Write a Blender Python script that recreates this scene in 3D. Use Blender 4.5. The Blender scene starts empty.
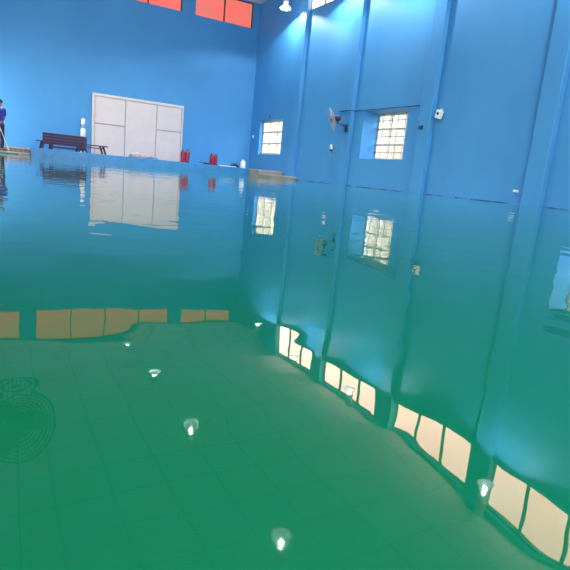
import bpy, bmesh, math, random
from mathutils import Vector, Matrix
random.seed(7)
PI = math.pi
U = 1.3                      # layout unit -> metres
scene = bpy.context.scene
col = scene.collection

# ------------------------------------------------------------------ materials
def mat(name):
    m = bpy.data.materials.new(name); m.use_nodes = True
    nt = m.node_tree
    return m, nt, nt.nodes['Principled BSDF'], nt.nodes['Material Output']
def setp(b, col_=None, rough=.5, metal=0, spec=.5):
    if col_ is not None: b.inputs['Base Color'].default_value = (*col_, 1)
    b.inputs['Roughness'].default_value = rough
    b.inputs['Metallic'].default_value = metal
    b.inputs['Specular IOR Level'].default_value = spec
def ramp(nt, a, b, p0=.35, p1=.65):
    r = nt.nodes.new('ShaderNodeValToRGB')
    r.color_ramp.elements[0].position = p0; r.color_ramp.elements[0].color = (*a, 1)
    r.color_ramp.elements[1].position = p1; r.color_ramp.elements[1].color = (*b, 1)
    return r
def coords(nt, scale=(1, 1, 1), kind='Object'):
    t = nt.nodes.new('ShaderNodeTexCoord'); mp = nt.nodes.new('ShaderNodeMapping')
    mp.inputs['Scale'].default_value = scale
    nt.links.new(t.outputs[kind], mp.inputs[0]); return mp.outputs[0]
def noise(nt, vec, scale, detail=3, rough=.5, dist=0):
    n = nt.nodes.new('ShaderNodeTexNoise')
    n.inputs['Scale'].default_value = scale; n.inputs['Detail'].default_value = detail
    n.inputs['Roughness'].default_value = rough; n.inputs['Distortion'].default_value = dist
    nt.links.new(vec, n.inputs['Vector']); return n.outputs['Fac']
def simple(name, c1, c2=None, rough=.5, metal=0, scale=6, bump=0, stretch=(1, 1, 1)):
    m, nt, b, out = mat(name); setp(b, c1, rough, metal)
    v = coords(nt, stretch); n = noise(nt, v, scale)
    r = ramp(nt, c1, c2 if c2 else tuple(x * .85 for x in c1)); nt.links.new(n, r.inputs[0])
    nt.links.new(r.outputs[0], b.inputs['Base Color'])
    if bump:
        bp = nt.nodes.new('ShaderNodeBump'); bp.inputs['Strength'].default_value = bump
        bp.inputs['Distance'].default_value = .01
        nt.links.new(n, bp.inputs['Height']); nt.links.new(bp.outputs[0], b.inputs['Normal'])
    return m
def glow(name, c1, c2, strength, scale, stretch=(1, 1, 1), detail=2):
    m, nt, b, out = mat(name); setp(b, tuple(.12 * x for x in c1), .3)
    v = coords(nt, stretch); n = noise(nt, v, scale, detail)
    r = ramp(nt, c1, c2, .3, .7); nt.links.new(n, r.inputs[0])
    nt.links.new(r.outputs[0], b.inputs['Emission Color'])
    b.inputs['Emission Strength'].default_value = strength
    return m

def wall_paint(name, c1, c2):
    m, nt, b, out = mat(name); setp(b, c1, .55, 0, .25)
    v = coords(nt, (.5, .5, .35)); n = noise(nt, v, 1.3, 5, .6)
    r = ramp(nt, c1, c2, .3, .75); nt.links.new(n, r.inputs[0])
    nt.links.new(r.outputs[0], b.inputs['Base Color'])
    v2 = coords(nt); n2 = noise(nt, v2, 9, 4)
    bp = nt.nodes.new('ShaderNodeBump'); bp.inputs['Strength'].default_value = .25; bp.inputs['Distance'].default_value = .01
    nt.links.new(n2, bp.inputs['Height']); nt.links.new(bp.outputs[0], b.inputs['Normal'])
    return m
M = {}
M['wall'] = wall_paint('blue_wall_paint', (.052, .235, .49), (.064, .265, .545))
M['pool_wall'] = simple('blue_pool_paint', (.022, .19, .43), (.034, .225, .49), .4, scale=5)
M['reveal'] = M['wall']
M['white'] = simple('white_paint', (.60, .51, .49), (.57, .48, .46), .45, scale=2)
M['gap'] = simple('grey_joint', (.33, .32, .36), None, .6)
M['white_plastic'] = simple('white_plastic', (.82, .80, .76), (.7, .68, .64), .35, scale=14)
M['frame_white'] = simple('cream_frame_paint', (.58, .52, .44), (.5, .44, .37), .4, scale=8)
M['grille'] = simple('grille_paint', (.45, .33, .26), (.5, .38, .3), .5, scale=20)
M['dark_wood'] = simple('dark_maroon_wood', (.030, .012, .050), (.060, .016, .045), .55, scale=14, bump=.2, stretch=(1, 6, 6))
M['red'] = simple('red_enamel', (.33, .012, .035), (.26, .01, .03), .3, scale=9)
M['black'] = simple('black_plastic', (.012, .014, .03), (.02, .022, .04), .5, scale=20)
M['steel'] = simple('grey_steel', (.45, .45, .47), (.36, .36, .38), .35, .8, scale=10)
M['dark_steel'] = simple('dark_steel', (.03, .035, .05), (.05, .055, .07), .45, .5, scale=10)
M['fan_grey'] = simple('fan_guard_grey', (.42, .38, .42), (.34, .3, .34), .4, .2, scale=20)
M['fan_dark'] = simple('dark_fan_metal', (.035, .04, .04), (.05, .055, .055), .5, .2, scale=8)
M['fan_blade'] = simple('grey_fan_blade', (.16, .17, .16), (.2, .21, .2), .5, scale=8)
M['hose'] = simple('grey_hose', (.28, .27, .30), (.4, .38, .38), .6, scale=8)
M['pale_blue'] = simple('pale_blue_plastic', (.30, .55, .78), (.25, .5, .74), .4)
M['cloth_cream'] = simple('cream_cloth', (.6, .5, .46), (.5, .42, .4), .8, scale=12)
M['shirt'] = simple('blue_cotton', (.012, .025, .25), (.018, .035, .31), .85, scale=30)
M['trousers'] = simple('navy_cotton', (.010, .014, .05), (.014, .018, .065), .85, scale=30)
M['skin'] = simple('brown_skin', (.30, .15, .10), (.34, .18, .12), .55, scale=12)
M['hair'] = simple('black_hair', (.012, .01, .012), (.02, .016, .016), .6, scale=40)
M['collar'] = simple('pale_collar', (.65, .62, .62), None, .8)
M['shoe'] = simple('dark_rubber', (.015, .015, .02), None, .6)

# coping tiles
m, nt, b, out = mat('brown_coping_tile'); setp(b, (.3, .2, .15), .45)
v = coords(nt)
br = nt.nodes.new('ShaderNodeTexBrick'); nt.links.new(v, br.inputs['Vector'])
br.inputs['Color1'].default_value = (.23, .17, .15, 1); br.inputs['Color2'].default_value = (.17, .12, .105, 1)
br.inputs['Mortar'].default_value = (.34, .29, .27, 1); br.inputs['Scale'].default_value = 3.2
br.inputs['Mortar Size'].default_value = .03
nt.links.new(br.outputs['Color'], b.inputs['Base Color']); M['coping'] = m
M['coping_nosing'] = simple('pale_stone_nosing', (.50, .43, .40), (.40, .34, .32), .5, scale=6)
M['green_band'] = simple('green_waterline_band', (.02, .2, .13), (.015, .15, .10), .3, scale=7)  # plain green for the band at the foot of the left steps

# ceiling panels with seams
m, nt, b, out = mat('ceiling_panel'); setp(b, (.5, .5, .55), .7, 0, .2)
v = coords(nt)
br = nt.nodes.new('ShaderNodeTexBrick'); nt.links.new(v, br.inputs['Vector'])
br.offset = 0; br.inputs['Color1'].default_value = (.58, .62, .76, 1); br.inputs['Color2'].default_value = (.52, .56, .70, 1)
br.inputs['Mortar'].default_value = (.40, .42, .52, 1); br.inputs['Scale'].default_value = 1
br.inputs['Brick Width'].default_value = 1.3; br.inputs['Row Height'].default_value = 1.3
br.inputs['Mortar Size'].default_value = .03
nt.links.new(br.outputs['Color'], b.inputs['Base Color']); M['ceiling'] = m

# waterline scum strip
m, nt, b, out = mat('stained_waterline'); setp(b, (.03, .1, .14), .5)
v = coords(nt, (1, 1, 1)); n = noise(nt, v, 2.2, 5, .7)
r = ramp(nt, (.012, .035, .06), (.05, .26, .5), .42, .6); nt.links.new(n, r.inputs[0])
nt.links.new(r.outputs[0], b.inputs['Base Color']); M['scum'] = m

# water
m, nt, b, out = mat('green_pool_water')
nt.nodes.remove(b)
df = nt.nodes.new('ShaderNodeBsdfTransparent'); gl = nt.nodes.new('ShaderNodeBsdfGlossy'); fr_ = nt.nodes.new('ShaderNodeFresnel'); mx = nt.nodes.new('ShaderNodeMixShader')
gl.inputs['Roughness'].default_value = .012; gl.inputs['Color'].default_value = (1, 1, 1, 1); fr_.inputs['IOR'].default_value = 1.333
nt.links.new(fr_.outputs[0], mx.inputs[0]); nt.links.new(df.outputs[0], mx.inputs[1]); nt.links.new(gl.outputs[0], mx.inputs[2]); nt.links.new(mx.outputs[0], out.inputs['Surface'])
v = coords(nt)
df.inputs['Color'].default_value = (.93, 1, .97, 1)
def bump_layer(scale, dist, prev=None, detail=1.5, distort=.4):
    n = noise(nt, v, scale, detail, .45, distort)
    bp = nt.nodes.new('ShaderNodeBump'); bp.inputs['Strength'].default_value = 1
    bp.inputs['Distance'].default_value = dist
    nt.links.new(n, bp.inputs['Height'])
    if prev: nt.links.new(prev, bp.inputs['Normal'])
    return bp.outputs[0]
a = bump_layer(.9, .0045)
a = bump_layer(5.5, .0020, a)
nt.links.new(a, gl.inputs['Normal']); nt.links.new(a, fr_.inputs['Normal']); M['water'] = m
M['murk'] = simple('murky_green_water_body', (.004, .25, .110), (.005, .27, .12), .9, scale=.25)
M['murk'].node_tree.nodes['Principled BSDF'].inputs['Specular IOR Level'].default_value = 0

# window light
M['pane_clear'] = glow('clerestory_daylight_glass', (1, .54, .42), (1, .63, .52), 8, .9)
M['pane_red'] = glow('red_film_daylight_glass', (.70, .19, .15), (1, .135, .11), .84, 1.0, (1, 1, 1.6))
m, nt, b, out = mat('clear_window_glass'); nt.nodes.remove(b)
tr_ = nt.nodes.new('ShaderNodeBsdfTransparent'); gl = nt.nodes.new('ShaderNodeBsdfGlossy'); mx = nt.nodes.new('ShaderNodeMixShader')
mx.inputs[0].default_value = .06; gl.inputs['Roughness'].default_value = .05; tr_.inputs['Color'].default_value = (.95, .96, .95, 1)
nt.links.new(tr_.outputs[0], mx.inputs[1]); nt.links.new(gl.outputs[0], mx.inputs[2]); nt.links.new(mx.outputs[0], out.inputs['Surface'])
M['pane_low'] = m
M['outside_wall'] = simple('patchy_cream_render', (.30, .255, .18), (.17, .12, .07), .8, scale=2.2, stretch=(1, 1, .45))  # cream render with random brown patches
M['outside_dimmed'] = simple('dimmed_ochre_render', (.20, .155, .085), (.11, .08, .04), .8, scale=1.4, stretch=(1, 1, .4))  # outside render darkened in colour so the far window is less blown out
M['bulb'] = glow('lamp_bulb_glow', (1, 1, 1), (.92, .97, 1), 30, 1)
m, nt, b, out = mat('frosted_lamp_reflector'); setp(b, (.85, .86, .88), .35)
b.inputs['Emission Color'].default_value = (.85, .92, 1, 1); b.inputs['Emission Strength'].default_value = .6
mx = nt.nodes.new('ShaderNodeMixShader'); tr_ = nt.nodes.new('ShaderNodeBsdfTransparent'); mx.inputs[0].default_value = .4
nt.links.new(tr_.outputs[0], mx.inputs[1]); nt.links.new(b.outputs[0], mx.inputs[2]); nt.links.new(mx.outputs[0], out.inputs['Surface'])
M['lamp_glass'] = m

# ------------------------------------------------------------------ mesh builder
class MB:
    def __init__(s, scale=1.0): s.bm = bmesh.new(); s.k = scale
    def _add(s, verts, faces, mi=0):
        vs = [s.bm.verts.new(Vector(v) * s.k) for v in verts]
        for f in faces:
            try:
                fc = s.bm.faces.new([vs[i] for i in f]); fc.material_index = mi
            except ValueError: pass
        return vs
    def box(s, x0, x1, y0, y1, z0, z1, rot=None, pivot=None, taper=0):
        if x0 > x1: x0, x1 = x1, x0
        if y0 > y1: y0, y1 = y1, y0
        if z0 > z1: z0, z1 = z1, z0
        vs = [Vector(c) for c in ((x0, y0, z0), (x1, y0, z0), (x1, y1, z0), (x0, y1, z0), (x0, y0, z1), (x1, y0, z1), (x1, y1, z1), (x0, y1, z1))]
        if rot is not None:
            p = Vector(pivot) if pivot else Vector(((x0 + x1) / 2, (y0 + y1) / 2, (z0 + z1) / 2))
            vs = [rot @ (v - p) + p for v in vs]
        s._add(vs, [(0, 3, 2, 1), (4, 5, 6, 7), (0, 1, 5, 4), (1, 2, 6, 5), (2, 3, 7, 6), (3, 0, 4, 7)])
        return s
    def cyl(s, p0, p1, r0, r1=None, n=16, cap=True):
        r1 = r0 if r1 is None else r1
        p0, p1 = Vector(p0), Vector(p1); d = (p1 - p0).normalized()
        a = d.orthogonal().normalized(); b = d.cross(a)
        vs = []
        for p, r in ((p0, r0), (p1, r1)):
            for i in range(n):
                t = 2 * PI * i / n; vs.append(p + (a * math.cos(t) + b * math.sin(t)) * r)
        fs = [(i, (i + 1) % n, n + (i + 1) % n, n + i) for i in range(n)]
        if cap: fs += [tuple(range(n - 1, -1, -1)), tuple(range(n, 2 * n))]
        s._add(vs, fs); return s
    def tube(s, pts, r, n=8, closed=False):
        pts = [Vector(p) for p in pts]; N = len(pts); vs = []; prev = None
        for i, p in enumerate(pts):
            if closed: d = pts[(i + 1) % N] - pts[i - 1]
            else: d = pts[min(i + 1, N - 1)] - pts[max(i - 1, 0)]
            d.normalize()
            a = d.orthogonal().normalized() if prev is None else (prev - d * prev.dot(d)).normalized()
            prev = a; b = d.cross(a)
            for j in range(n):
                t = 2 * PI * j / n; vs.append(p + (a * math.cos(t) + b * math.sin(t)) * r)
        fs = []
        for i in range(N if closed else N - 1):
            for j in range(n):
                q = (i + 1) % N
                fs.append((i * n + j, i * n + (j + 1) % n, q * n + (j + 1) % n, q * n + j))
        if not closed: fs += [tuple(range(n - 1, -1, -1)), tuple(range((N - 1) * n, N * n))]
        s._add(vs, fs); return s
    def lathe(s, prof, n=24, c=(0, 0, 0)):
        vs = []; c = Vector(c)
        for r, z in prof:
            for i in range(n):
                t = 2 * PI * i / n; vs.append(c + Vector((r * math.cos(t), r * math.sin(t), z)))
        fs = []
        for k in range(len(prof) - 1):
            for i in range(n):
                fs.append((k * n + i, k * n + (i + 1) % n, (k + 1) * n + (i + 1) % n, (k + 1) * n + i))
        if prof[0][0] > 1e-4: fs.append(tuple(range(n - 1, -1, -1)))
        if prof[-1][0] > 1e-4: fs.append(tuple(range((len(prof) - 1) * n, len(prof) * n)))
        s._add(vs, fs); return s
    def build(s, name, m, parent=None, smooth=False, bevel=0, tf=None):
        bm = s.bm
        bmesh.ops.remove_doubles(bm, verts=bm.verts, dist=1e-5)
        if tf is not None: bmesh.ops.transform(bm, matrix=tf, verts=bm.verts)
        bmesh.ops.recalc_face_normals(bm, faces=bm.faces)
        me = bpy.data.meshes.new(name); bm.to_mesh(me); bm.free()
        me.materials.append(m)
        if smooth:
            for p in me.polygons: p.use_smooth = True
        o = bpy.data.objects.new(name, me); col.objects.link(o)
        if parent is not None: o.parent = parent
        if bevel:
            bv = o.modifiers.new('bevel', 'BEVEL'); bv.width = bevel; bv.segments = 2; bv.limit_method = 'ANGLE'
        return o
def tag(o, label=None, cat=None, group=None, kind=None):
    if label: o['label'] = label
    if cat: o['category'] = cat
    if group: o['group'] = group
    if kind: o['kind'] = kind
    return o
def empty(name, loc=(0, 0, 0), rz=0):
    o = bpy.data.objects.new(name, None); col.objects.link(o)
    o.location = Vector(loc); o.rotation_euler = (0, 0, rz); o.empty_display_size = .1
    return o
def at(x, y, z=0): return Vector((x * U, y * U, z * U))
def copy_tree(o, parent=None):
    c = o.copy(); col.objects.link(c); c.parent = parent
    for ch in list(o.children): copy_tree(ch, c)
    return c
def lab(o, s):
    o['label'] = s; return o

# ------------------------------------------------------------------ room shell
XR, XL, YB, YN, ZC = 8.587, -1.5, 18.38, -3.0, 5.94
ZF = -1.2
DECK = .22
T = .20
def wall_with_holes(name, axis, pos, out_dir, a0, a1, z0, z1, holes, m):
    """wall plane at pos along axis ('x' or 'y'), thickness T outwards; holes (a0,a1,z0,z1)"""
    mb = MB(U)
    As = sorted({a0, a1, *[h[0] for h in holes], *[h[1] for h in holes]})
    Zs = sorted({z0, z1, *[h[2] for h in holes], *[h[3] for h in holes]})
    def P(a, z, d):
        q = pos + out_dir * d
        return (q, a, z) if axis == 'x' else (a, q, z)
    def hole(a, z): return any(h[0] < a < h[1] and h[2] < z < h[3] for h in holes)
    for i in range(len(As) - 1):
        for j in range(len(Zs) - 1):
            if hole((As[i] + As[i + 1]) / 2, (Zs[j] + Zs[j + 1]) / 2): continue
            for d in (0, T):
                mb._add([P(As[i], Zs[j], d), P(As[i + 1], Zs[j], d), P(As[i + 1], Zs[j + 1], d), P(As[i], Zs[j + 1], d)], [(0, 1, 2, 3)])
    for h in list(holes) + [(a0, a1, z0, z1)]:
        cs = [(h[0], h[2]), (h[1], h[2]), (h[1], h[3]), (h[0], h[3])]
        for k in range(4):
            p, q = cs[k], cs[(k + 1) % 4]
            mb._add([P(*p, 0), P(*q, 0), P(*q, T), P(*p, T)], [(0, 1, 2, 3)])
    o = mb.build(name, m)
    return tag(o, kind='structure')

low = [(15.97, 17.64, .765, 1.925), (9.86, 11.56, .733, 1.93), (3.80, 5.50, .733, 1.93)]
clere = [(12.66, 14.98, 5.04, 5.86), (9.66, 12.03, 5.04, 5.86), (6.56, 9.0, 5.04, 5.86), (3.62, 6.03, 5.04, 5.86), (.6, 3.0, 5.04, 5.86)]
front_fill = [(-.6, 1.9, 2.0, 5.2), (2.3, 4.8, 2.0, 5.2), (5.2, 7.7, 2.0, 5.2)]  # made-up openings behind the camera, for fill light on the back wall
backw = [(6.22, 8.34, 5.08, 5.93 - .02), (1.33, 5.755, 5.08, 5.91), (-1.30, .86, 5.08, 5.91)]
wall_right = wall_with_holes('wall_right', 'x', XR, 1, YN - T, YB + T, ZF, ZC, low + clere, M['wall'])
wall_left = wall_with_holes('wall_left', 'x', XL, -1, YN - T, YB + T, ZF, ZC, low + clere, M['wall'])
wall_back = wall_with_holes('wall_back', 'y', YB, 1, XL, XR, ZF, ZC, backw, M['wall'])
wall_front = wall_with_holes('wall_front', 'y', YN, -1, XL, XR, ZF, ZC, front_fill, M['wall'])
tag(MB(U).box(XL - T, XR + T, YN - T, YB + T, ZC, ZC + .15).build('ceiling', M['ceiling']), kind='structure')
tag(MB(U).box(XL - T, XR + T, YN - T, YB + T, ZF - .15, ZF).build('floor', M['pool_wall']), kind='structure')

tag(MB(U).box(XR + 6, XR + 6.3, 0, 21.5, ZF, 3.2).build('wall_outside', M['outside_wall']), kind='structure')
tag(MB(U).box(XR + 6, XR + 6.3, 21.5, YB + 22, ZF, 4.8).build('wall_outside_tall', M['outside_dimmed']), kind='structure')  # taller section added to keep bright sky out of the far window
tag(MB(U).box(XR + T, XR + 6, 0, YB + 22, ZF - .1, ZF).build('ground_outside', M['outside_wall']), kind='structure')
def niche(h):
    global tn
    tn += 1
    a0, a1, z0, z1 = h; e = .06
    mb = MB(U)
    mb.box(XR + T, XR + .62, a0 - e, a0, z0 - e, z1 + e); mb.box(XR + T, XR + .62, a1, a1 + e, z0 - e, z1 + e)
    mb.box(XR + T, XR + .62, a0, a1, z0 - e, z0); mb.box(XR + T, XR + .62, a0, a1, z1, z1 + e)
    tag(mb.build('trim_%d' % tn, M['wall']), kind='structure')
tn = 0
niche(low[1]); niche(low[2])
# pilasters, beams
PC = [15.02, 12.16, 9.17, 6.18, 3.2, .2]
def trim(mb, m, bevel=0):
    global tn
    tn += 1
    return tag(mb.build('trim_%d' % tn, m, bevel=bevel), kind='structure')
PD = .12
for y in PC:
    trim(MB(U).box(XR - PD, XR + .01, y - .19, y + .19, ZF, ZC), M['wall'], .02)
for y in PC:
    trim(MB(U).box(XL - .01, XL + PD, y - .19, y + .19, ZF, ZC), M['wall'], .02)
# stained waterline along the right wall
trim(MB(U).box(XR - .03, XR + .01, YN, 14.72, -.1, .012), M['scum'])

# ------------------------------------------------------------------ windows
wn = 0
def window(name_kind, axis, pos, out, h, depth, cols, rows, pane_m, bar_m, fr, bar_w, grille=False):
    """a window set `depth` back from wall face; each pane column a part"""
    global wn
    wn += 1
    a0, a1, z0, z1 = h
    q = pos + out * depth
    root = empty('window_%d' % wn, at(q, (a0 + a1) / 2, z0) if axis == 'x' else at((a0 + a1) / 2, q, z0))
    tag(root, kind='structure')
    off = Vector(root.location)
    def bx(mb, A0, A1, Z0, Z1, d0, d1):
        if axis == 'x': mb.box(pos + out * d0, pos + out * d1, A0, A1, Z0, Z1)
        else: mb.box(A0, A1, pos + out * d0, pos + out * d1, Z0, Z1)
    tf = Matrix.Translation(-off)
    mb = MB(U)
    bx(mb, a0, a1, z0, z0 + fr, depth - .03, depth + .03); bx(mb, a0, a1, z1 - fr, z1, depth - .03, depth + .03)
    bx(mb, a0, a0 + fr, z0 + fr, z1 - fr, depth - .03, depth + .03); bx(mb, a1 - fr, a1, z0 + fr, z1 - fr, depth - .03, depth + .03)
    mb.build('window_frame', bar_m, root, tf=tf)
    for i in range(1, cols):
        c = a0 + (a1 - a0) * i / cols
        mb = MB(U); bx(mb, c - bar_w / 2, c + bar_w / 2, z0 + fr, z1 - fr, depth - .025, depth + .025)
        mb.build('mullion', bar_m, root, tf=tf)
    if rows > 1:
        for i in range(1, rows):
            c = z0 + (z1 - z0) * i / rows
            mb = MB(U); bx(mb, a0 + fr, a1 - fr, c - bar_w / 2, c + bar_w / 2, depth - .02, depth + .02)
            mb.build('transom', bar_m, root, tf=tf)
    mb = MB(U); bx(mb, a0 + .005, a1 - .005, z0 + .005, z1 - .005, depth + .035, depth + .05)
    mb.build('pane', pane_m, root, tf=tf)
    if grille:
        mb = MB(U); n = grille
        for i in range(1, n):
            c = a0 + (a1 - a0) * i / n; bx(mb, c - .010, c + .010, z0, z1, depth - .085, depth - .07)
        for i in range(1, n):
            c = z0 + (z1 - z0) * i / n; bx(mb, a0, a1, c - .010, c + .010, depth - .10, depth - .085)
        mb.build('security_grille', M['grille'], root, tf=tf)
    return root
window('low', 'x', XR, 1, low[0], .16, 3, 3, M['pane_low'], M['frame_white'], .06, .05, 0)
window('low', 'x', XR, 1, low[1], .52, 3, 3, M['pane_low'], M['frame_white'], .06, .045, 6)
window('low', 'x', XR, 1, low[2], .52, 3, 3, M['pane_low'], M['frame_white'], .06, .045, 6)
for c in clere: window('clere', 'x', XR, 1, c, .10, 3, 1, M['pane_clear'], M['dark_steel'], .025, .05)
for k, c in zip((2, 4, 2), backw): window('back', 'y', YB, 1, c, .10, k, 1, M['pane_red'], M['dark_steel'], .02, .04)
M['pane_left'] = glow('left_daylight_glass', (1, .95, .86), (1, .97, .9), 4, .9)
M['pane_left_low'] = glow('left_low_daylight_glass', (1, .94, .84), (1, .97, .9), 5, .9)
M['pane_front_fill'] = glow('front_fill_glow', (1, .95, .86), (1, .98, .92), 13, .9)  # added glow behind the camera, brightens back wall and water
for c in front_fill: window('front', 'y', YN, -1, c, .10, 3, 3, M['pane_front_fill'], M['dark_steel'], .04, .05)  # unseen windows added as fill light
M['pane_left_boosted'] = glow('left_far_boosted_glow', (1, .94, .84), (1, .97, .9), 42, .9)  # unseen far left window, glow raised to brighten the back wall
for c in low: window('left', 'x', XL, -1, c, .2, 3, 3, M['pane_left_boosted'] if c is low[0] else M['pane_left_low'], M['frame_white'], .06, .05)
for c in clere: window('leftc', 'x', XL, -1, c, .10, 3, 1, M['pane_left'], M['dark_steel'], .025, .05)

# ------------------------------------------------------------------ pool: decks, steps, water
trim(MB(U).box(1.08, 7.69, 16.4, YB, ZF, DECK), M['pool_wall'], .02)          # raised end deck
trim(MB(U).box(XL, -.85, YN, 15.9, ZF, .15), M['coping'], .02)                 # left deck
trim(MB(U).box(-.85, XR, YN, -2.3, ZF, .15), M['coping'], .02)                 # near deck
# right corner steps, left corner steps
def steps(blocks):
    global tn
    tn += 1
    x0, x1, y0, y1, z1 = blocks[0]
    root = empty('trim_%d' % tn, at(x0, y0, 0)); tag(root, kind='structure')
    tf = Matrix.Translation(-root.location)
    for x0, x1, y0, y1, z1 in blocks:
        MB(U).box(x0, x1, y0, y1, ZF, z1 - .035).build('step_riser', M['coping'], root, tf=tf)
        MB(U).box(x0 - .03, x1, y0 - .03, y1, z1 - .035, z1).build('step_nosing', M['coping_nosing'], root, tf=tf)
steps([(7.69, XR, 14.75, 15.62, .10), (7.69, XR, 15.65, YB, DECK)])
steps([(XL, 1.02, 15.95, 16.6, .06), (XL, 1.08, 16.63, YB, .19)])
trim(MB(U).box(XL, .75, 15.9, 15.94, -.3, .03), M['green_band'])
wb = MB(U).box(-.85, XR - .032, -2.3, 16.4, -1.0, 0)          # clear surface skin ...
wb.box(-.845, XR - .037, -2.295, 16.395, -.995, -.03)         # ... over the turbid body
water = wb.build('pool_water', M['water'])
water.data.materials.append(M['murk'])
for p in water.data.polygons[6:]: p.material_index = 1
tag(water, 'still murky green pool water mirroring the blue hall and its windows', 'water', kind='stuff')

# ------------------------------------------------------------------ ceiling lamps
def make_lamp():
    root = empty('hanging_lamp')
    MB().cyl((0, 0, .62), (0, 0, 2), .012, n=8).build('suspension_rod', M['steel'], root)
    MB().lathe([(.05, .62), (.10, .60), (.11, .40), (.12, .26), (0, .257)], 20).build('housing', M['steel'], root, True)
    MB().lathe([(0, 0), (.17, 0), (.20, .02), (.19, .06), (.12, .12), (.11, .17)], 28).build('glass_body', M['lamp_glass'], root, True)
    MB().lathe([(0, .172), (.05, .18), (.065, .21), (.05, .24), (0, .255)], 16).build('bulb', M['bulb'], root, True)
    return root
LZ = 5.04
lamp0 = make_lamp()
lamps = []
rows = [((8.03, 15.4), 'hanging lamp in the corner bay beside the far pilaster, farthest on the right wall row'),
        ((7.93, 12.63), 'hanging lamp in front of the high window bay second from the far corner'),
        ((7.91, 9.86), 'hanging lamp before the high window above the deep recessed window'),
        ((7.92, 5.6), 'nearest hanging lamp of the row along the right wall'),
        ((3.70, 15.4), 'farthest lamp of the row along the middle of the ceiling'),
        ((3.67, 12.57), 'second farthest lamp of the row along the middle of the ceiling'),
        ((3.63, 9.48), 'second nearest lamp of the row along the middle of the ceiling'),
        ((3.80, 5.88), 'nearest and brightest lamp of the row along the middle of the ceiling')]
lights_to_add = []
for i, ((x, y), s) in enumerate(rows):
    L = lamp0 if i == 0 else copy_tree(lamp0)
    L.location = at(x, y, LZ)
    tag(L, s, 'lamp', 'hanging lamps under the ceiling')
    ld = bpy.data.lights.new('lamp_light', 'SPOT'); ld.energy = 620 if i < 4 else 1000
    ld.color = (.86, .94, 1); ld.spot_size = math.radians(148 if i < 4 else 134); ld.spot_blend = .2 if i < 4 else .75; ld.shadow_soft_size = .035
    lights_to_add.append((L, ld))
for L, ld in lights_to_add:
    lo = bpy.data.objects.new('lamp_light', ld); col.objects.link(lo); lo.parent = L; lo.location = (0, 0, .15)
# trim the shared rod to the ceiling
rod = [o for o in lamp0.children if o.name.startswith('suspension_rod')][0]
for v in rod.data.vertices:
    if v.co.z > 1: v.co.z = (ZC - LZ) * U

# ------------------------------------------------------------------ fans
def fan_head(root, R, guard_m, blade_m, motor_m, tf, spokes=36, rings=6, wire=.005, blades=3):
    """guard disc facing local +Z, motor behind"""
    def ringpts(r, z, n=40): return [(r * math.cos(2 * PI * i / n), r * math.sin(2 * PI * i / n), z) for i in range(n)]
    mb = MB()
    mb.tube(ringpts(R, 0), wire * 2.4, 8, True)
    for k in range(1, rings + 1):
        f = k / (rings + 1); r = R * f
        zf = .11 * (1 - f ** 2)
        mb.tube(ringpts(r, zf), wire, 6, True); mb.tube(ringpts(r, -zf), wire, 6, True)
    for i in range(spokes):
        t = 2 * PI * i / spokes; c, s_ = math.cos(t), math.sin(t)
        for sg in (1, -1):
            mb.tube([(R * f * c, R * f * s_, sg * .11 * (1 - f ** 2)) for f in (.14, .4, .7, 1)], wire * .8, 5)
    mb.lathe([(0, .125), (.14 * R, .118), (.15 * R, .10), (0, .098)], 20)
    mb.build('guard', guard_m, root, tf=tf)
    for k in range(blades):
        mb = MB(); a = 2 * PI * k / blades
        prof = []
        N = 8
        for j in range(N + 1):
            f = j / N; r = R * (.12 + .8 * f); w = R * (.12 + .40 * math.sin(PI * min(1, .12 + .80 * f)))
            for sgn in (-1, 1):
                an = a + sgn * w / r * .5 if r > .01 else a
                prof.append((r * math.cos(an), r * math.sin(an), sgn * .035))
        vs = prof + [(x, y, z - .008) for x, y, z in prof]; n = len(prof); fs = []
        for j in range(N):
            i0 = 2 * j
            fs += [(i0, i0 + 1, i0 + 3, i0 + 2), (n + i0, n + i0 + 2, n + i0 + 3, n + i0 + 1), (i0, i0 + 2, n + i0 + 2, n + i0), (i0 + 1, n + i0 + 1, n + i0 + 3, i0 + 3)]
        fs += [(0, n, n + 1, 1), (n - 2, n - 1, 2 * n - 1, 2 * n - 2)]
        mb._add(vs, fs); mb.build('blade', blade_m, root, True, tf=tf)
    MB().lathe([(0, .05), (.10 * R / .4, .05), (.10 * R / .4, -.02), (0, -.02)], 18).build('hub', motor_m, root, True, tf=tf)
    MB().lathe([(0, -.30), (.06, -.30), (.095, -.27), (.10, -.13), (.07, -.10), (0, -.10)], 20).build('motor', motor_m, root, True, tf=tf)
def aim(n, loc):
    n = Vector(n).normalized()
    return Matrix.Translation(loc) @ n.to_track_quat('Z', 'Y').to_matrix().to_4x4()
# wall fan on pilaster
f = empty('wall_fan', at(XR - PD, 12.10, 1.50))
hd = Vector((-.50, .22, .25))
fan_head(f, .40, M['fan_grey'], M['fan_grey'], M['black'], aim((-.80, .55, -.30), hd), 30, 5, .005)
MB().box(-.045, 0, -.06, .06, -.13, .13).build('wall_plate', M['black'], f, bevel=.01)
nrm = Vector((-.80, .55, -.30)).normalized(); back = hd - nrm * .22
MB().tube([(-.03, 0, .06), (-.18, 0.02, .09), tuple(back + Vector((0, 0, -.16)))], .016, 8).build('arm', M['black'], f, True)
MB().cyl(back + Vector((0, 0, -.18)), back + Vector((0, 0, -.06)), .025, n=12).build('swivel_neck', M['black'], f, True)
tag(f, 'caged wall fan turned edge-on, bracketed to the pilaster left of the deep window', 'fan')
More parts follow.
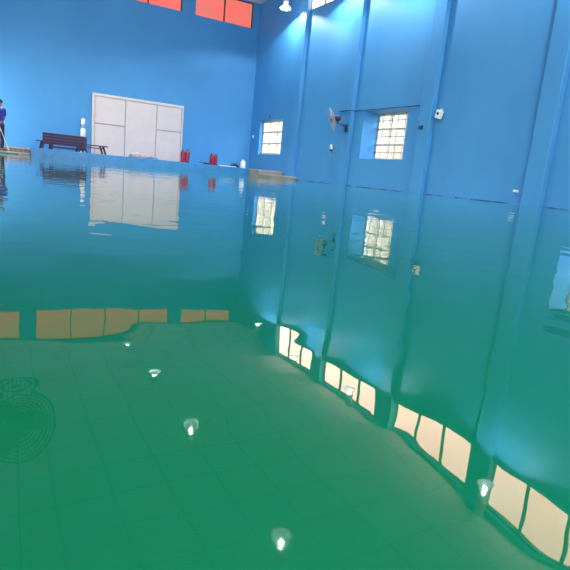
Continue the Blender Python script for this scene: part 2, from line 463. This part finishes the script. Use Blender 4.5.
# hanging fan
zf = 3.4
rx, ry = .27 / 5.57, 11.3 / 5.57
fc = at(rx * (zf + .138) * 1.0 + .12, ry * (zf + .138), zf)
f2 = empty('hanging_fan', (fc.x, fc.y, ZC * U))
rel = Vector((0, 0, zf * U - ZC * U))
nn = Vector((0.0, -.86, -.42)).normalized()
fan_head(f2, .60, M['fan_dark'], M['fan_blade'], M['fan_dark'], aim(nn, rel), 48, 9, .007)
bk = rel - nn * .24
MB().tube([(bk.x, bk.y, 0), tuple(bk)], .011, 10).build('drop_rod', M['fan_dark'], f2, True)
MB().cyl((bk.x, bk.y, -.03), (bk.x, bk.y, 0), .09, n=16).build('ceiling_plate', M['fan_dark'], f2)
tag(f2, 'large round caged fan hung over the pool, mirrored at the left edge of the water', 'fan')

# ------------------------------------------------------------------ white panelled screen
px0, px1, pz1 = 2.966, 5.95, 2.10
scr = empty('panelled_screen', at((px0 + px1) / 2, YB - .05, DECK)); tfS = Matrix.Translation(-scr.location)
def pb(x0, x1, z0, z1, y0, y1): return MB(U).box(x0, x1, YB - y0, YB - y1, z0, z1)
pb(px0 + .01, px1 - .01, DECK, pz1 - .01, .055, .002).build('backing', M['gap'], scr, tf=tfS)
mb = MB(U)
mb.box(px0, px0 + .07, YB - .10, YB - .002, DECK, pz1); mb.box(px1 - .05, px1, YB - .10, YB - .002, DECK, pz1)
mb.box(px0 + .07, px1 - .05, YB - .10, YB - .002, pz1 - .08, pz1)
mb.build('frame', M['white'], scr, tf=tfS)
g = .014
xs = [px0 + .07 + g, 4.0, 5.03, px1 - .05 - g]
zt = pz1 - .08 - g
for x0, x1, z0, z1 in ((xs[0], xs[1] - g, DECK, 1.18 - g), (xs[0], xs[1] - g, 1.18 + g, zt), (xs[1] + g, xs[2] - g, DECK, zt),
                       (xs[2] + g, xs[3], DECK, 1.215 - g), (xs[2] + g, xs[3], 1.215 + g, zt)):
    pb(x0, x1, z0, z1, .08, .056).build('panel', M['white'], scr, bevel=.006, tf=tfS)
tag(scr, 'large white five-panel board standing against the far blue wall', 'screen')

# ------------------------------------------------------------------ benches
DZ = DECK * U
def leg(parent, p0, p1, w=.05):
    p0, p1 = Vector(p0), Vector(p1); s = w / 2
    d = Vector((s, s, 0)); e = Vector((s, -s, 0))
    vs = [p0 - d, p0 + e, p0 + d, p0 - e, p1 - d, p1 + e, p1 + d, p1 - e]
    mb = MB(); mb._add(vs, [(0, 3, 2, 1), (4, 5, 6, 7), (0, 1, 5, 4), (1, 2, 6, 5), (2, 3, 7, 6), (3, 0, 4, 7)])
    return mb.build('leg', M['dark_wood'], parent)
b1 = empty('backed_bench', at(2.0, 16.95, DECK), -.01)
w = .76
mb = MB()
for k in range(4): mb.box(-w, w - .10, -.05, -.02, .185 + k * .104, .185 + k * .104 + .099, Matrix.Rotation(.10, 3, 'X'), (0, 0, .23))
mb.build('backrest', M['dark_wood'], b1, bevel=.006)
MB().box(w - .10, w + .03, -.07, .10, .12, .58).build('end_panel', M['dark_wood'], b1, bevel=.01)
mb = MB()
for k in range(4): mb.box(-w - .20, w, .0 + k * .115, .105 + k * .115, .265, .30)
mb.build('seat', M['dark_wood'], b1, bevel=.006)
for x in (-w + .02, -.46, w - .36):
    MB().box(x, x + .045, -.012, .03, .235, .57).build('back_support', M['dark_wood'], b1)
for x in (-w + .0, -.44, .52):
    leg(b1, (x, .02, 0), (x + .03, .02, .265), .075); leg(b1, (x - .05, .40, 0), (x, .38, .265), .075)
MB().box(-.42, w, .16, .26, .07, .13).build('stretcher', M['dark_wood'], b1)
tag(b1, 'dark maroon bench with tall slatted backrest, left of the white board', 'bench')
b2 = empty('low_bench', at(2.88, 17.5, DECK), -.02)
mb = MB()
for k in range(3): mb.box(-.62, .56, -.17 + k * .118, -.06 + k * .118, .295, .335)
mb.build('seat', M['dark_wood'], b2, bevel=.006)
for x in (-.44, -.30, .30, .42):
    leg(b2, (x + .07, -.10, 0), (x - .03, -.10, .295), .045)
    leg(b2, (x + .07, .12, 0), (x - .03, .12, .295), .045)
MB().box(-.36, .40, -.01, .03, .20, .24).build('stretcher', M['dark_wood'], b2)
tag(b2, 'low dark backless bench with slanting legs in front of the white board', 'bench')

# white stand behind bench
st = empty('white_stand', at(2.64, 17.85, DECK))
MB().lathe([(.14, 0), (.14, .03), (.05, .06), (.045, .55)], 20).build('base', M['white_plastic'], st, True)
MB().lathe([(.05, .55), (.095, .57), (.095, .92), (.05, .96)], 20).build('column', M['white_plastic'], st, True)
MB().lathe([(.052, .96), (.052, 1.10)], 16).build('dark_band', M['gap'], st, True)
MB().lathe([(.06, 1.10), (.08, 1.12), (.08, 1.30), (.03, 1.34), (0, 1.34)], 20).build('head', M['white_plastic'], st, True)
tag(st, 'slim white stand rising behind the backed bench against the far wall', 'stand')

# ------------------------------------------------------------------ fire extinguishers
def make_ext():
    r = empty('fire_extinguisher')
    MB().lathe([(0, 0), (.082, 0), (.088, .02), (.088, .37), (.075, .43), (.035, .465), (.03, .475)], 24).build('cylinder', M['red'], r, True)
    MB().lathe([(.026, .47), (.026, .50), (.018, .52), (0, .52)], 14).build('valve', M['dark_steel'], r, True)
    MB().tube([(-.02, 0, .505), (.05, 0, .515), (.09, 0, .53)], .009, 6).build('handle', M['red'], r, True)
    MB().tube([(-.02, 0, .505), (-.08, 0, .48), (-.105, 0, .36), (-.10, 0, .18)], .011, 8).build('hose', M['black'], r, True)
    return r
e0 = make_ext()
for i, (x, y, z, rz, s) in enumerate([(5.56, 16.95, 1, .3, 'red fire extinguisher closest to the white board, left of its pair'),
                                 (5.72, 17.0, 1.04, 2.6, 'red fire extinguisher right of its pair beside the white board'),
                                 (6.55, 16.95, 1, 1.1, 'left red fire extinguisher of the pair standing nearer the corner'),
                                 (6.72, 17.0, .97, -2.4, 'right red fire extinguisher of the pair standing nearer the corner')]):
    e = e0 if i == 0 else copy_tree(e0)
    e.location = at(x, y, DECK); e.rotation_euler.z = rz; e.scale = (1, 1, z)
    tag(e, s, 'fire extinguisher', 'red fire extinguishers on the end deck')

# white canister, odds and ends on the deck
cn = empty('canister', at(7.66, 16.85, DECK))
MB().lathe([(0, 0), (.10, 0), (.108, .02), (.108, .24), (.09, .28), (.05, .30), (.045, .31)], 22).build('body', M['white_plastic'], cn, True)
MB().lathe([(.05, .31), (.05, .345), (0, .35)], 16).build('cap', M['white'], cn, True)
MB().tube([(-.06, 0, .285), (-.05, 0, .36), (.05, 0, .36), (.06, 0, .285)], .008, 6).build('handle', M['white'], cn, True)
tag(cn, 'small white plastic canister at the corner end of the deck', 'canister')

hz = MB()
pts = []
for i in range(150):
    t = i / 150 * 2 * PI * 4.6
    rr = .34 - .05 * math.sin(t * .37) - i * .0007
    pts.append((rr * math.cos(t) * 1.35, rr * math.sin(t) * .7, .022 + .05 * i / 150 + .012 * math.sin(t * 1.7)))
pts += [(.33, -.2, .05), (.30, -.28, .022)]
ho = hz.tube(pts, .02, 8).build('coiled_hose', M['hose'], smooth=True)
ho.location = at(4.15, 16.85, DECK)
tag(ho, 'loosely coiled grey hose on the deck before the white board', 'hose')
# crumpled cloth on the hose coil
bm = bmesh.new(); bmesh.ops.create_grid(bm, x_segments=16, y_segments=12, size=.5)
for v in bm.verts:
    x, y = v.co.x, v.co.y
    v.co = Vector((x * .46, y * .30, max(0.012, .10 * math.exp(-(x * x * 9 + y * y * 9)) + .035 * math.sin(13 * x + 3 * y) * math.cos(9 * y) + .035)))
me = bpy.data.meshes.new('crumpled_cloth'); bm.to_mesh(me); bm.free(); me.materials.append(M['cloth_cream'])
for p in me.polygons: p.use_smooth = True
co = bpy.data.objects.new('crumpled_cloth', me); col.objects.link(co); co.location = at(4.05, 16.85, DECK) + Vector((0, 0, .075))
sm = co.modifiers.new('thick', 'SOLIDIFY'); sm.thickness = .012
tag(co, 'crumpled cream cloth lying on the coiled hose', 'cloth')
tb = empty('plastic_tub', at(4.62, 16.9, DECK))
MB().lathe([(0, 0), (.13, 0), (.16, .10), (.15, .10), (.12, .015), (0, .015)], 22).build('bowl', M['pale_blue'], tb, True)
MB().lathe([(.150, .095), (.178, .10), (.178, .108), (.150, .108)], 22).build('rim', M['white_plastic'], tb, True)
tag(tb, 'shallow pale blue tub on the deck before the right side of the white board', 'tub')
dk = empty('scoop', at(6.28, 16.85, DECK), .1)
MB().box(-.02, .22, -.09, .09, 0, .075).build('pan', M['black'], dk, bevel=.015)
MB().tube([(-.02, 0, .05), (-.16, 0, .075), (-.24, 0, .06)], .014, 8).build('handle', M['dark_steel'], dk, True)
tag(dk, 'small black scoop on the deck left of the corner extinguishers', 'scoop')
pv = MB().tube([(-.42, .05, .02), (0, 0, .02), (.20, -.02, .022), (.34, .02, .022)], .018, 8).build('white_pipe', M['white_plastic'], smooth=True)
pv.location = at(7.12, 16.75, DECK); tag(pv, 'short white pipe lying on the deck between extinguishers and canister', 'pipe')
nb = empty('dark_bag', at(7.42, 17.0, DECK))
bm = bmesh.new(); bmesh.ops.create_uvsphere(bm, u_segments=16, v_segments=10, radius=.16)
for v in bm.verts:
    v.co = Vector((v.co.x * 1.25, v.co.y * .8, max(0, v.co.z * .55 + .06 + .015 * math.sin(v.co.x * 30))))
me = bpy.data.meshes.new('sack'); bm.to_mesh(me); bm.free(); me.materials.append(M['trousers'])
for p in me.polygons: p.use_smooth = True
so = bpy.data.objects.new('sack', me); col.objects.link(so); so.parent = nb
MB().tube([(-.07, 0, .13), (-.04, 0, .18), (.04, 0, .18), (.07, 0, .13)], .008, 6).build('strap', M['black'], nb, True)
tag(nb, 'small slumped dark bag beside the white canister', 'bag')
# ------------------------------------------------------------------ fittings on the right wall
def fitting(name, x, y, z, label, cat):
    return tag(empty(name, at(x, y, z)), label, cat)
rg = fitting('fan_regulator', XR, 12.88, 1.0, 'small white box with dark plug below, on the wall under the caged fan', 'switch box')
MB().box(-.07, 0, -.075, .075, -.06, .12).build('casing', M['white_plastic'], rg, bevel=.02)
MB().lathe([(.03, 0), (.028, .012), (0, .013)], 14).build('dial', M['white'], rg, True, tf=Matrix.Translation((-.07, 0, .05)) @ Matrix.Rotation(-PI / 2, 4, 'Y'))
MB().box(-.06, -.01, -.04, .04, -.13, -.06).build('plug', M['black'], rg, bevel=.008)
MB().tube([(-.03, 0, -.12), (-.03, .01, -.24), (-.02, 0, -.32)], .008, 6).build('cord', M['hose'], rg, True)
bxr = Matrix.Rotation(.32, 4, 'X')
sp = fitting('wall_speaker', XR, 8.80, 1.71, 'small white boxy speaker hanging crooked beside the pilaster right of the deep window', 'speaker')
MB().box(-.17, -.03, -.10, .10, -.13, .13).build('cabinet', M['white_plastic'], sp, bevel=.012, tf=bxr)
MB().lathe([(.055, 0), (.05, .01), (0, .006)], 18).build('cone', M['black'], sp, True, tf=bxr @ Matrix.Translation((-.17, 0, .02)) @ Matrix.Rotation(-PI / 2, 4, 'Y'))
MB().box(-.10, .0, -.015, .015, .10, .19).build('bracket', M['white'], sp, tf=bxr)
MB().box(-.04, 0, -.03, .03, -.03, .03).build('mount', M['steel'], sp)
hk = fitting('black_bracket', XR - PD, 9.22, 1.44, 'small black bracket on the pilaster right of the deep window', 'bracket')
MB().box(-.02, .005, -.05, .05, -.06, .06).build('plate', M['black'], hk, bevel=.006)
MB().tube([(-.01, 0, .02), (-.09, 0, .03), (-.11, 0, -.02), (-.09, 0, -.06)], .02, 8).build('hook', M['black'], hk, True)
sk = fitting('wall_socket', XR, 6.59, .236, 'small white socket low on the wall left of the nearest pilaster', 'socket')
MB().box(-.03, 0, -.075, .075, -.03, .03).build('faceplate', M['white_plastic'], sk, bevel=.008)
MB().box(-.036, -.029, -.05, -.02, -.012, .012).build('rocker', M['white'], sk)
c1 = fitting('junction_box', XR, 18.12, 1.39, 'tiny pale box on the wall between the far corner and the small window', 'box')
MB().box(-.05, 0, -.06, .06, -.06, .06).build('casing', M['pale_blue'], c1, bevel=.01)
MB().box(-.056, -.049, -.045, .045, -.045, .045).build('lid', M['white_plastic'], c1)
c2 = fitting('wall_bulkhead', XR, 16.95, 2.05, 'tiny dark bulkhead light above the small far window', 'light')
MB().box(-.06, 0, -.07, .07, -.035, .035).build('body', M['black'], c2, bevel=.01)
MB().lathe([(.04, 0), (.03, .03), (0, .035)], 14).build('lens', M['steel'], c2, True, tf=Matrix.Translation((-.06, 0, 0)) @ Matrix.Rotation(-PI / 2, 4, 'Y'))
sp.scale = (.85, .85, .85)
cb = MB(U).tube([(XR - .012, 9.5, 1.945), (XR - .012, 11.6, 1.955), (XR - .012, 11.95, 1.96), (XR - PD - .012, 11.955, 1.96), (XR - PD - .012, 12.365, 1.965), (XR - .012, 12.37, 1.965), (XR - .012, 12.72, 1.99)], .009, 6).build('wall_cable', M['trousers'])
tag(cb, 'thin dark cable run along the wall above the deep window', 'cable')

# ------------------------------------------------------------------ person with pole
def skin_obj(name, chains, m, parent, sub=2, root=0):
    """chains: list of lists of (id|None, co, r); shared ids join"""
    vs = []; rad = []; ed = []; ids = {}
    for ch in chains:
        prev = None
        for (i, c, r) in ch:
            if i is not None and i in ids: k = ids[i]
            else:
                k = len(vs); vs.append(c); rad.append(r)
                if i is not None: ids[i] = k
            if prev is not None: ed.append((prev, k))
            prev = k
    me = bpy.data.meshes.new(name); me.from_pydata(vs, ed, []); me.materials.append(m)
    o = bpy.data.objects.new(name, me); col.objects.link(o)
    bm = bmesh.new(); bm.from_mesh(me); lay = bm.verts.layers.skin.verify()
    bm.verts.ensure_lookup_table()
    for i, v in enumerate(bm.verts):
        r = rad[i]; v[lay].radius = r if isinstance(r, tuple) else (r, r); v[lay].use_root = (i == root)
    bm.to_mesh(me); bm.free()
    sk_ = o.modifiers.new('skin', 'SKIN'); sk_.use_smooth_shade = True
    s_ = o.modifiers.new('sub', 'SUBSURF'); s_.levels = sub; s_.render_levels = sub
    if parent is not None: o.parent = parent
    return o
# local frame: +X is the facing direction, z up, metres
pole_a = Vector((.12, -.46, 1.45)); pole_b = Vector((.36, .04, .02))
def on_pole(t): return pole_a + (pole_b - pole_a) * t
hR, hL = on_pole(.22), on_pole(.42)
per_root = None
H = lambda s: [Vector((.02, s * .19, 1.39)), Vector((-.03, s * .25, 1.10))]
chains = [[('pel', (0, 0, .92), (.13, .10)), ('wa', (0, 0, 1.05), (.125, .095)), ('ch', (0, 0, 1.26), (.15, .105)), ('nb', (0, 0, 1.41), (.075, .07)),
           ('nk', (.01, 0, 1.47), .05), ('jaw', (.03, 0, 1.525), (.062, .066)), ('hd', (.02, 0, 1.60), (.075, .088)), ('tp', (.01, 0, 1.675), (.06, .065))],
          [('jaw', (.03, 0, 1.525), .06), ('nose', (.105, 0, 1.575), .014)],
          [('hd', 0, 0), ('earl', (.01, .082, 1.585), .016)], [('hd', 0, 0), ('earr', (.01, -.082, 1.585), .016)]]
for s, hand in ((-1, hR), (1, hL)):
    sh, el = H(s)
    wr = hand + (el - hand).normalized() * .09
    chains.append([('ch', 0, 0), (None, tuple(sh), .062), (None, tuple((sh + el) / 2), .048), (None, tuple(el), .040), (None, tuple((el + wr) / 2), .036), ('wr%d' % s, tuple(wr), .026), ('pm%d' % s, tuple(hand + (wr - hand) * .45), (.034, .022))])
    d = (pole_b - pole_a).normalized(); fwd = (hand - wr).normalized(); sd = d.cross(fwd).normalized()
    for k in range(4):
        o_ = d * (-.030 + .020 * k); L_ = (.9, 1, .97, .8)[k]
        b0 = hand + o_ - fwd * .01 + sd * .022
        chains.append([('pm%d' % s, 0, 0), (None, tuple(b0), .009), (None, tuple(b0 + fwd * .035 * L_ - sd * .006), .0085), (None, tuple(b0 + fwd * .042 * L_ - sd * .036), .008)])
    b0 = hand - sd * .020 - d * .022
    chains.append([('pm%d' % s, 0, 0), (None, tuple(b0), .010), (None, tuple(b0 + fwd * .025), .009)])
    hp = (0, s * .09, .88)
    chains.append([('pel', 0, 0), (None, hp, .085), (None, (.01, s * .10, .48), .056), (None, (-.01, s * .105, .26), .050), (None, (-.02, s * .11, .075), .036), (None, (.03, s * .115, .035), .034), (None, (.13, s * .125, .025), .026)])
per = skin_obj('person', chains, M['skin'], None)
per.location = at(.33, 16.3, .06); per.rotation_euler.z = -PI / 2 + .75
tag(per, 'person in a blue shirt and navy trousers standing at the left edge holding a pole', 'person')
sh = [[('pel', (0, 0, .86), (.150, .12)), ('wa', (0, 0, 1.03), (.142, .115)), ('ch', (0, 0, 1.26), (.165, .12)), ('nb', (0, 0, 1.41), (.082, .08))]]
for s in (-1, 1):
    a_, e_ = H(s); sh.append([('ch', 0, 0), (None, tuple(a_), .075), (None, tuple((a_ + e_) / 2), .066), (None, tuple(a_.lerp(e_, .78)), .058)])
skin_obj('shirt', sh, M['shirt'], per)
tr = [[('pel', (0, 0, .93), (.145, .115)), ('cr', (0, 0, .86), (.14, .11))]]
for s in (-1, 1):
    tr.append([('cr', 0, 0), (None, (0, s * .09, .80), .098), (None, (.01, s * .10, .48), .074), (None, (-.01, s * .105, .26), .066), (None, (-.02, s * .11, .06), .058)])
skin_obj('trousers', tr, M['trousers'], per)
skin_obj('hair', [[(None, (-.05, 0, 1.53), (.10, .125)), (None, (-.02, 0, 1.635), (.135, .14)), (None, (.005, 0, 1.715), (.12, .125))]], M['hair'], per)
MB().lathe([(.072, 1.405), (.078, 1.44), (.07, 1.44), (.066, 1.405)], 20).build('collar', M['collar'], per, True)
for s in (-1, 1):
    skin_obj('shoe', [[(None, (-.05, s * .11, .04), (.045, .04)), (None, (.04, s * .115, .04), (.045, .04)), (None, (.15, s * .125, .03), (.042, .03))]], M['shoe'], per)
Rz = Matrix.Translation(per.location) @ Matrix.Rotation(per.rotation_euler.z, 4, 'Z')
po = empty('cleaning_pole', Rz @ pole_b)
tp = Matrix.Translation(-(Rz @ pole_b)) @ Rz
MB().cyl(pole_a, pole_b, .014, n=10).build('shaft', M['white_plastic'], po, True, tf=tp)
MB().cyl(on_pole(.93), pole_b, .022, n=12).build('tip', M['steel'], po, True, tf=tp)
tag(po, 'long pale pole held slanting down by the person in blue', 'pole')

# ------------------------------------------------------------------ camera, world, view
f_, pitch, roll, yaw, h_ = 525.05, .2064, .0950, .5257, .1378
cy, sy, cp, sn = math.cos(yaw), math.sin(yaw), math.cos(pitch), math.sin(pitch)
fw = Vector((sy * cp, cy * cp, -sn)); rt = Vector((cy, -sy, 0)); up = rt.cross(fw)
r2 = math.cos(roll) * rt + math.sin(roll) * up; u2 = -math.sin(roll) * rt + math.cos(roll) * up
cam = bpy.data.cameras.new('camera'); cam.sensor_width = 36; cam.lens = f_ / 570 * 36; cam.clip_start = .01
co_ = bpy.data.objects.new('camera', cam); col.objects.link(co_)
Mx = Matrix((r2, u2, -fw)).transposed().to_4x4(); Mx.translation = at(0, 0, h_)
co_.matrix_world = Mx
scene.camera = co_

wd = bpy.data.worlds.new('world'); scene.world = wd; wd.use_nodes = True
nt = wd.node_tree; bg = nt.nodes['Background']
bg.inputs[0].default_value = (.80, .90, 1, 1); bg.inputs[1].default_value = 12.5
scene.view_settings.view_transform = 'Standard'; scene.view_settings.look = 'None'
scene.view_settings.exposure = .36; scene.view_settings.gamma = 1; scene.view_settings.use_curve_mapping = False
scene.cycles.diffuse_bounces = 6
